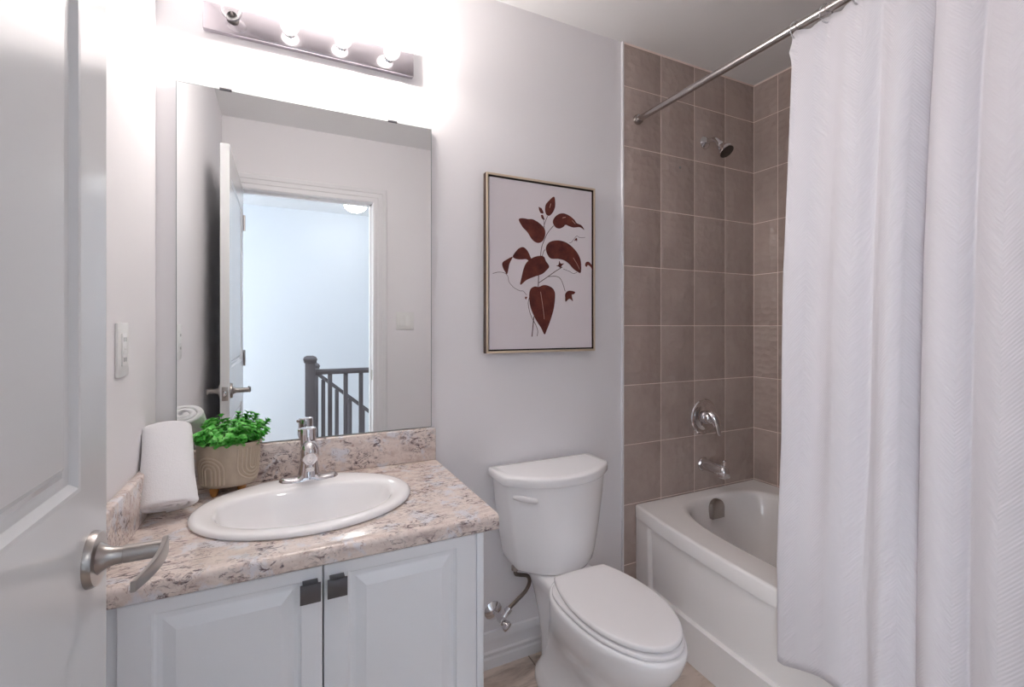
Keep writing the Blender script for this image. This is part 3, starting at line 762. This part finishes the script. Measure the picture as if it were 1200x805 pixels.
# trapway bulge on the left and right of the foot is part of the bowl; bolt caps
for s_ in (-1, 1):
    mb = MB(); mb.sphere((TX+s_*0.094, -0.30, 0.040), 0.014, (1, 1, 0.9), 16); mb.build('bolt_cap', M_seat, bowl)
# seat ring and lid
mb = MB()
o1 = lambda d, z: egg(0.143-d, -0.262-d*0.5, -0.694+d, z, back=.55)
mb.loft([o1(0.004, 0.3985), o1(0.0, 0.402), o1(0.0, 0.409), o1(0.004, 0.4125), o1(0.042, 0.4125), o1(0.045, 0.405), o1(0.042, 0.3985), o1(0.004, 0.3985)], False, False)
mb.build('seat', M_seat, t, sharp=50)
def lidr(d, z):
    out = []; a0 = 0.1385-d; yb, yf = -0.272-d, -0.688+d; ym = -0.46
    n1 = 40
    for i in range(n1+1):                   # front half
        an = pi+pi*i/n1; c_, s_ = cos(an), sin(an)
        out.append((TX+a0*c_, ym+(ym-yf)*s_, z))
    for i in range(1, 13):                  # right side up to the back corner
        u = i/13; out.append((TX+(a0*(1-u*u*0.29)), ym+(yb-ym)*u, z))
    for i in range(13):
        u = i/12; out.append((TX+(a0*0.71)*(1-2*u), yb+0.006*sin(pi*u), z))
    for i in range(12, 0, -1):
        u = i/13; out.append((TX-(a0*(1-u*u*0.29)), ym+(yb-ym)*u, z))
    return out
mb = MB()
mb.loft([lidr(0.004, 0.4165), lidr(0.0005, 0.4185), lidr(0, 0.424), lidr(0.0007, 0.4292), lidr(0.0035, 0.4318), lidr(0.008, 0.4325), lidr(0.03, 0.4330), lidr(0.07, 0.4335)])
mb.build('seat_lid', M_seat, t, sharp=60)
for s_ in (-1, 1):
    mb = MB(); mb.box(TX+s_*0.065-0.022, -0.280, 0.392, TX+s_*0.065+0.022, -0.250, 0.420, 0.006, 3); mb.build('hinge', M_seat, t)
for x_, y_ in ((0.085, -0.60), (-0.085, -0.60), (0.115, -0.40), (-0.115, -0.40)):
    mb = MB(); mb.box(TX+x_-0.008, y_-0.012, 0.412, TX+x_+0.008, y_+0.012, 0.417, 0.001); mb.build('bumper', M_dark, t)
# tank
def dsec(hw, yb, yf, z, N=40, p=0.55):
    out = [(TX+hw, yb, z), (TX+hw*0.9, yb+0.001, z), (TX-hw*0.9, yb+0.001, z), (TX-hw, yb, z)]
    side_y = yb-(yb-yf)*0.55
    for i in range(N+1):
        u = -1+2*i/N
        y = side_y-(side_y-yf)*(1-abs(u)**2.2)
        out.append((TX+hw*u*(1 if abs(u) < 1 else 1), y, z))
    return out
def tsec(hw, z, ins=0.0): return dsec(hw, -0.022-ins, -0.232+0.16*(0.215-hw)+ins, z)
mb = MB(); mb.loft([tsec(0.135, 0.3945), tsec(0.152, 0.397), tsec(0.162, 0.405), tsec(0.168, 0.43), tsec(0.184, 0.52), tsec(0.198, 0.62), tsec(0.206, 0.70), tsec(0.205, 0.704)])
mb.build('tank', M_porc, t, sharp=45)
mb = MB()
ls = lambda d, z: dsec(0.219-d, -0.014-d*0.5, -0.246+d, z)
mb.loft([ls(0.010, 0.702), ls(0.002, 0.7035), ls(0.0, 0.706), ls(0.0, 0.728), ls(0.0015, 0.7325), ls(0.006, 0.7352), ls(0.03, 0.7362), ls(0.09, 0.7368)])
mb.build('tank_lid', M_porc, t, sharp=50)
mb = MB(); hx, hy, hz = TX-0.163, -0.160, 0.662
mb.lathe([(0.013, 0), (0.013, 0.010), (0.009, 0.013)], (hx-0.002, hy+0.012, hz), (-0.5, -1, 0), 20)
P_, R_ = catmull([(hx-0.026, hy+0.004, hz+0.004), (hx-0.010, hy-0.012, hz+0.003), (hx+0.018, hy-0.033, hz-0.001), (hx+0.038, hy-0.044, hz-0.004), (hx+0.043, hy-0.046, hz-0.0045)], [0.006, 0.010, 0.011, 0.010, 0.003], 5)
mb.tube(P_, R_, 16, flat=0.55); mb.build('flush_lever', M_seat, t, sharp=60)

# ------------------------------------------------------------------ supply valve and hose
t = thing('supply_valve', 'chrome water shutoff valve and hose on the wall left of the toilet', 'valve', (1.008, 0, 0.200))
vx, vz = 1.008, 0.200
mb = MB(); mb.lathe([(0.034, 0), (0.034, 0.002), (0.028, 0.006), (0.015, 0.012), (0.011, 0.014)], (vx, 0, vz), (0, -1, 0), 32); mb.build('escutcheon', M_chrome, t)
mb = MB(); mb.lathe([(0.009, 0.010), (0.009, 0.045), (0.013, 0.047), (0.013, 0.074), (0.009, 0.077)], (vx, 0, vz), (0.12, -1, -0.06), 20)
mb.lathe([(0.010, 0), (0.010, 0.030), (0.0125, 0.031), (0.0125, 0.046), (0.008, 0.047)], (vx+0.006, -0.060, vz-0.004), (0.75, 0.15, 0.62), 18); mb.build('valve_body', M_chrome, t)
mb = MB(); mb.lathe([(0.006, 0), (0.006, 0.012), (0.017, 0.014), (0.019, 0.020), (0.017, 0.027), (0.008, 0.029)], (vx+0.007, -0.070, vz-0.005), (0.35, -0.9, -0.35), 10); mb.build('valve_knob', M_chrome, t)
mb = MB()
mb.tube([(vx+0.040, -0.053, vz+0.026), (vx+0.074, -0.051, vz+0.046), (vx+0.106, -0.056, vz+0.074), (vx+0.118, -0.064, vz+0.108), (vx+0.106, -0.070, vz+0.136), (vx+0.074, -0.070, vz+0.147), (vx+0.054, -0.078, vz+0.160), (vx+0.050, -0.082, vz+0.186)], 0.0068, 14, sub=6)
mb.build('hose', M_hose, t)
mb = MB(); mb.lathe([(0.009, 0), (0.014, 0.003), (0.014, 0.016), (0.010, 0.019)], (vx+0.050, -0.082, vz+0.174), segs=8); mb.build('coupling_nut', M_nickel, t)

# ------------------------------------------------------------------ bathtub
t = thing('bathtub', 'white bow-front bathtub in the tiled alcove behind the curtain', 'bathtub', (2.05, -0.78, 0))
TZ = 0.482; TX0 = 1.676; TX1 = W-0.009; Y0 = -0.010; Y1 = FY+0.004
def bow(y):
    u = (Y0-y)/(Y0-Y1); return 0.072*4*u*(1-u)
NY = 40
ysb = [Y0+(Y1-Y0)*i/NY for i in range(NY+1)]
mb = MB()
# apron: vertical section (offset outward from rim line, z); recessed panel between the ends
sec = [(0.004, TZ), (-0.001, TZ-0.001), (-0.005, TZ-0.004), (-0.006, TZ-0.010), (-0.005, TZ-0.050), (-0.003, TZ-0.058)]
def apron_pt(y, off, z, rec):
    return (TX0-bow(y)*(0.35+0.65*min(z/0.42, 1))+off+rec, y, z)
def recess(y, z):
    e = min(1, max(0, (Y0-y-0.085)/0.012))*min(1, max(0, (y-Y1-0.085)/0.012))
    return 0.014*e
ysa = sorted(set(ysb+[Y0-0.083, Y0-0.086, Y0-0.089, Y0-0.093, Y0-0.097, Y0-0.100, Y1+0.085, Y1+0.091, Y1+0.097]), reverse=True)
rings = []
for off, z in sec: rings.append([apron_pt(y, off, z, 0) for y in ysa])
for z, dz in ((TZ-0.059, 0), (0.40, .0), (0.34, 0), (0.28, 0), (0.22, 0), (0.172, 0)):
    rings.append([apron_pt(y, -0.003+0.0005, z, recess(y, z)) for y in ysa])
rings.append([apron_pt(y, -0.003, 0.168, 0.006*(recess(y, 0)/0.014)) for y in ysa])
for off, z in ((-0.004, 0.166), (-0.004, 0.150), (0.0, 0.05), (0.002, 0.0)): rings.append([apron_pt(y, off, z, 0) for y in ysa])
mb.loft(rings, closed=False)
# end return by the tile so the corner is solid
mb.loft([[apron_pt(Y0, o_, z, 0) for o_, z in sec+[(-0.003, 0.168), (0.0, 0.05), (0.002, 0.0)]], [(p[0]+0.06, Y0, p[2]) for p in [apron_pt(Y0, o_, z, 0) for o_, z in sec+[(-0.003, 0.168), (0.0, 0.05), (0.002, 0.0)]]]], closed=False)
# rim deck and basin: outer outline -> inner openings
NB = 96
def inner(ins, z, e=4.0, sl=0.0):
    xc0 = 1.755; xc1 = 2.372; yc0 = -0.072; yc1 = -1.49
    cxx, cyy = (xc0+xc1)/2, (yc0+yc1)/2; out = []
    for i in range(NB):
        an = 2*pi*i/NB; c_, s_ = cos(an), sin(an)
        X = math.copysign(abs(c_)**(2/e), c_); Y = math.copysign(abs(s_)**(2/e), s_)
        hw = (xc1-xc0)/2-ins; hl = (yc1-yc0)/2*-1-ins*1.1-sl
        x = cxx+hw*X; y = cyy+hl*Y
        if X < 0: x -= bow(y)*0.55*(-X)
        out.append((x, y, z))
    return out
def outer(z):
    out = []
    for i in range(NB):
        an = 2*pi*i/NB; c_, s_ = cos(an), sin(an); m = max(abs(c_), abs(s_)); X, Y = c_/m, s_/m
        y = (Y0+Y1)/2+(Y0-Y1)/2*Y
        xl = TX0-bow(y)+0.004; xr = TX1
        out.append(((xl+xr)/2+(xr-xl)/2*X, y, z))
    return out
mb.loft([outer(TZ), inner(-0.004, TZ+0.0005, 4.2), inner(0.004, TZ-0.001, 4.0), inner(0.012, TZ-0.008, 3.9), inner(0.018, TZ-0.022, 3.8), inner(0.030, TZ-0.10, 3.6), inner(0.050, 0.24, 3.4), inner(0.075, 0.15, 3.2), inner(0.105, 0.11, 3.0), inner(0.15, 0.098, 2.8)], False, True)
bmesh.ops.remove_doubles(mb.bm, verts=mb.bm.verts, dist=0.0004)
bmesh.ops.recalc_face_normals(mb.bm, faces=mb.bm.faces)
mb.build('tub_shell', M_tub, t, sharp=45)
mb = MB(); ox, oy, oz = 2.045, -0.098, 0.432    # overflow cover: hooded plate
rings = []
for d in (0.0, 0.022, 0.026):
    k_ = 1.0 if d < .025 else 0.85; r = []
    for i in range(25):
        a = pi*i/24; r.append((ox-0.037*k_*cos(a), oy-d*(1-0.25*sin(a)), oz+0.012+0.035*k_*sin(a)))
    r += [(ox+0.037*k_, oy-d, oz-0.035*k_), (ox-0.037*k_, oy-d, oz-0.035*k_)]
    rings.append(r)
mb.loft(rings); mb.build('overflow_cover', M_nickel, t, sharp=35)

# ------------------------------------------------------------------ shower fittings
YW = -0.007
t = thing('wall_shower', 'chrome shower head on a bent arm high on the tiled wall', 'shower head', (2.085, YW, 2.105))
mb = MB(); mb.lathe([(0.030, 0), (0.030, 0.003), (0.024, 0.009), (0.013, 0.013), (0.011, 0.014)], (2.085, YW, 2.105), (0, -1, 0), 32); mb.build('flange', M_chrome, t)
mb = MB(); mb.tube([(2.085, YW-0.008, 2.105), (2.085, YW-0.040, 2.106), (2.085, YW-0.062, 2.098), (2.085, YW-0.078, 2.080), (2.085, YW-0.086, 2.068)], 0.0105, 16, sub=5); mb.build('shower_arm', M_chrome, t)
ax = Vector((0.06, -0.60, -0.80)).normalized(); hp = Vector((2.085, YW-0.082, 2.074))
mb = MB(); mb.lathe([(0.014, 0), (0.016, 0.008), (0.014, 0.016), (0.018, 0.022), (0.030, 0.042), (0.0345, 0.052), (0.035, 0.060), (0.032, 0.0625)], hp, ax, 32); hd = mb.build('spray_head', M_chrome, t)
mb = MB(); mb.lathe([(0.0315, 0.0626), (0.030, 0.0645), (0.0, 0.0655)], hp, ax, 32); mb.build('nozzle_face', M_showerface, hd)

t = thing('tub_valve', 'round chrome shower valve plate with drooping lever on the tiled wall', 'valve', (2.078, YW, 0.825))
vc = (2.078, YW, 0.825)
mb = MB(); mb.lathe([(0.083, 0), (0.083, 0.003), (0.079, 0.008), (0.070, 0.0095), (0.066, 0.008), (0.060, 0.008), (0.056, 0.011), (0.030, 0.014)], vc, (0, -1, 0), 48); mb.build('escutcheon', M_chrome, t)
mb = MB(); mb.lathe([(0.030, 0.012), (0.030, 0.026), (0.027, 0.040), (0.024, 0.046), (0.015, 0.051), (0.0, 0.053)], vc, (0, -1, 0), 32)
mb.tube([(2.078, YW-0.040, 0.842), (2.082, YW-0.058, 0.828), (2.088, YW-0.068, 0.800), (2.092, YW-0.070, 0.772), (2.094, YW-0.072, 0.752), (2.0945, YW-0.072, 0.748)], [0.020, 0.021, 0.017, 0.012, 0.008, 0.003], 18, sub=5, flat=1.1)
mb.build('valve_lever', M_chrome, t, sharp=60)

t = thing('tub_spout', 'chrome tub filler spout with diverter on the tiled wall above the bathtub', 'spout', (2.072, YW, 0.608))
mb = MB(); mb.lathe([(0.031, 0), (0.031, 0.004), (0.028, 0.007)], (2.072, YW, 0.606), (0, -1, 0), 28); mb.build('flange', M_chrome, t)
mb = MB(); rings = []
for d, r, dz in ((0.004, 0.0265, 0.0), (0.05, 0.026, 0.0), (0.09, 0.0255, -0.001), (0.118, 0.0245, -0.003), (0.130, 0.022, -0.006), (0.137, 0.015, -0.010), (0.139, 0.004, -0.013)):
    rings.append([(2.072+r*0.92*cos(q), YW-d, 0.606+dz+r*sin(q)) for q in [2*pi*i/28 for i in range(28)]])
mb.loft(rings)
mb.box(2.052, YW-0.136, 0.572, 2.092, YW-0.100, 0.596, 0.005, 3); mb.build('spout_body', M_chrome, t, sharp=50)
mb = MB(); mb.lathe([(0.0035, 0), (0.0035, 0.018), (0.0075, 0.019), (0.0085, 0.023), (0.0075, 0.027), (0.0, 0.028)], (2.072, YW-0.118, 0.624), segs=16); mb.build('diverter_knob', M_chrome, t)
mb = MB(); mb.lathe([(0.006, 0), (0.006, 0.002), (0.003, 0.006), (0.0, 0.007)], (1.930, YW, 1.966), (0, -1, 0), 14)
tag(mb.build('wall_plug', M_clearplastic), 'tiny clear plug stuck on the tiles left of the shower head', 'plug')

# ------------------------------------------------------------------ curtain rod, rings and curtain
RX, RZ = 1.683, 2.134
t = thing('curtain_rod', 'straight satin steel shower curtain rod across the tub alcove', 'curtain rod', (RX, YW, RZ))
mb = MB(); mb.lathe([(0.0125, 0.006), (0.0125, -FY-0.02)], (RX, YW, RZ), (0, -1, 0), 24); mb.build('rod', M_rod, t)
for y, s_ in ((YW, -1), (FY, 1)):
    mb = MB(); mb.lathe([(0.022, 0), (0.022, 0.004), (0.019, 0.014), (0.0135, 0.016)], (RX, y, RZ), (0, s_, 0), 28); mb.build('flange', M_rod, t)
RY = [-0.702, -0.786, -0.868, -0.962, -1.056, -1.150, -1.244, -1.338, -1.432, -1.510]
LB = ['clear plastic curtain ring at the free left end of the white curtain', 'clear plastic curtain ring second from the free left end of the curtain', 'clear plastic curtain ring third from the free left end, by the picture top']
for i, y in enumerate(RY[:3]):
    mb = MB(); mb.torus((RX, y, RZ-0.010), 0.0245, 0.0022, (0.12, 1, 0.1)); o = mb.build('curtain_ring', M_clearplastic)
    tag(o, LB[i], 'curtain ring', 'clear rings carrying the shower curtain')

# plan of the curtain, free edge first: (y, x) at mid height
plan = [(-.694, 1.668), (-.690, 1.652), (-.700, 1.640), (-.735, 1.643), (-.775, 1.655), (-.815, 1.650), (-.850, 1.634), (-.890, 1.634), (-.922, 1.650), (-.936, 1.644), (-.960, 1.626), (-0.985, 1.622), (-1.020, 1.645), (-1.054, 1.685), (-1.070, 1.722),
        (-1.060, 1.730), (-1.044, 1.690), (-1.040, 1.640), (-1.062, 1.612), (-1.092, 1.604), (-1.122, 1.612), (-1.136, 1.620), (-1.152, 1.606), (-1.185, 1.590), (-1.225, 1.592), (-1.270, 1.615), (-1.300, 1.650), (-1.318, 1.640), (-1.335, 1.606), (-1.375, 1.592), (-1.420, 1.610), (-1.455, 1.640), (-1.490, 1.622), (-1.520, 1.612)]
PV, _ = catmull([Vector((x, y, 0)) for y, x in plan], [1]*len(plan), 7)
sl_ = [0.0]
for a, c in zip(PV, PV[1:]): sl_.append(sl_[-1]+(c-a).length)
NZ = 72; cb = bmesh.new(); uvl = cb.loops.layers.uv.new('UVMap'); grid = []
def ztop(y):
    best = min(abs(y-r) for r in RY); return 2.122-0.020*min(best/0.045, 1.0)**1.2
def zhem(y): return 0.290+0.036*min(max((-0.715-y)/0.13, 0), 1)
ring_s = None
for i, p in enumerate(PV):
    col = []
    for k in range(NZ+1):
        u = k/NZ; zt, zb = ztop(p.y), zhem(p.y)
        z = zt+(zb-zt)*(u**1.0)
        f = min(max((2.12-z)/1.6, 0), 1)    # 0 top .. 1 bottom
        g = min(1.0, 0.35+0.65*((2.12-z)/0.35)) if z > 1.77 else 1.0
        mean = RX-0.003-0.032*min(f*2.2, 1)-0.052*f
        amp = (1.15+0.45*f)*g
        x = mean+(p.x-1.640)*amp+0.004*noise.noise(Vector((p.y*6, z*2.0, 3.1)))*f
        lim = TX0-0.072*4*((-p.y)/1.546)*(1-(-p.y)/1.546)-0.016   # stay outside the tub apron
        wz = min(max((0.98-z)/0.46, 0), 1); wz = wz*wz*(3-2*wz)
        over = 0.5*((x-lim)+sqrt((x-lim)**2+0.0004)); x -= wz*over
        y = p.y-0.020*f*f*max(0, 1+(p.y+0.69)/0.12)+0.006*noise.noise(Vector((p.y*3, z*1.6, 7.7)))*f+0.010*sin(3.0*f)*(1 if p.y < -1.0 else 0.3)*0.5
        # pinch pleats spreading down from the rings
        for r in RY[1:3]:
            dr = p.y-r; q = math.exp(-(2.12-z)/0.09)
            x += 0.012*q*math.exp(-(dr/0.014)**2)
        y += 0.010*math.exp(-((z-2.065)/0.02)**2)*math.exp(-((p.y+0.69)/0.02)**2)
        col.append(cb.verts.new((x, y, z)))
    grid.append(col)
for i in range(len(PV)-1):
    for k in range(NZ):
        f = cb.faces.new((grid[i][k], grid[i+1][k], grid[i+1][k+1], grid[i][k+1]))
        for lp_, (ii, kk) in zip(f.loops, ((i, k), (i+1, k), (i+1, k+1), (i, k+1))): lp_[uvl].uv = (sl_[ii], grid[ii][kk].co.z)
mb = MB(); mb.bm.free(); mb.bm = cb
cur = mb.build('shower_curtain', M_curt, sharp=None)
so_ = cur.modifiers.new('cloth_thickness', 'SOLIDIFY'); so_.thickness = 0.0014; so_.offset = 0
tag(cur, 'white herringbone shower curtain hanging in folds outside the bathtub', 'shower curtain')

# ------------------------------------------------------------------ outlet and switches
t = thing('wall_outlet', 'white safety power outlet on the left wall beside the open door', 'outlet', (0, -0.311, 1.194))
mb = MB(); mb.box(0, -0.348, 1.137, 0.006, -0.274, 1.252, 0.0018, 2); mb.build('cover_plate', M_plate, t)
mb = MB(); mb.box(0.005, -0.328, 1.160, 0.0085, -0.294, 1.229, 0.001, 2)
mb.build('receptacle', M_plate, t)
for z in (1.173, 1.216):
    for y in (-0.318, -0.3055):
        mb = MB(); mb.box(0.0080, y, z-0.004, 0.0090, y+0.0015, z+0.005); mb.build('plug_slot', M_slot, t)
for z in (1.190, 1.199):
    mb = MB(); mb.box(0.0080, -0.318, z-0.003, 0.0098, -0.304, z+0.003, 0.0006); mb.build('test_button', M_plate, t)
t = thing('light_switch', 'white double rocker light switch right of the doorway, seen in the mirror', 'switch', (1.042, FY, 1.284))
mb = MB(); mb.box(0.983, FY, 1.226, 1.101, FY+0.008, 1.342, 0.0018, 2); mb.build('cover_plate', M_plate, t)
for x in (1.019, 1.065):
    mb = MB(); mb.prism([(x-0.0165, 1.250), (x+0.0165, 1.250), (x+0.0165, 1.318), (x-0.0165, 1.318)], FY+0.007, FY+0.0125, 'xz', 0.0015); mb.build('rocker', M_plate, t)
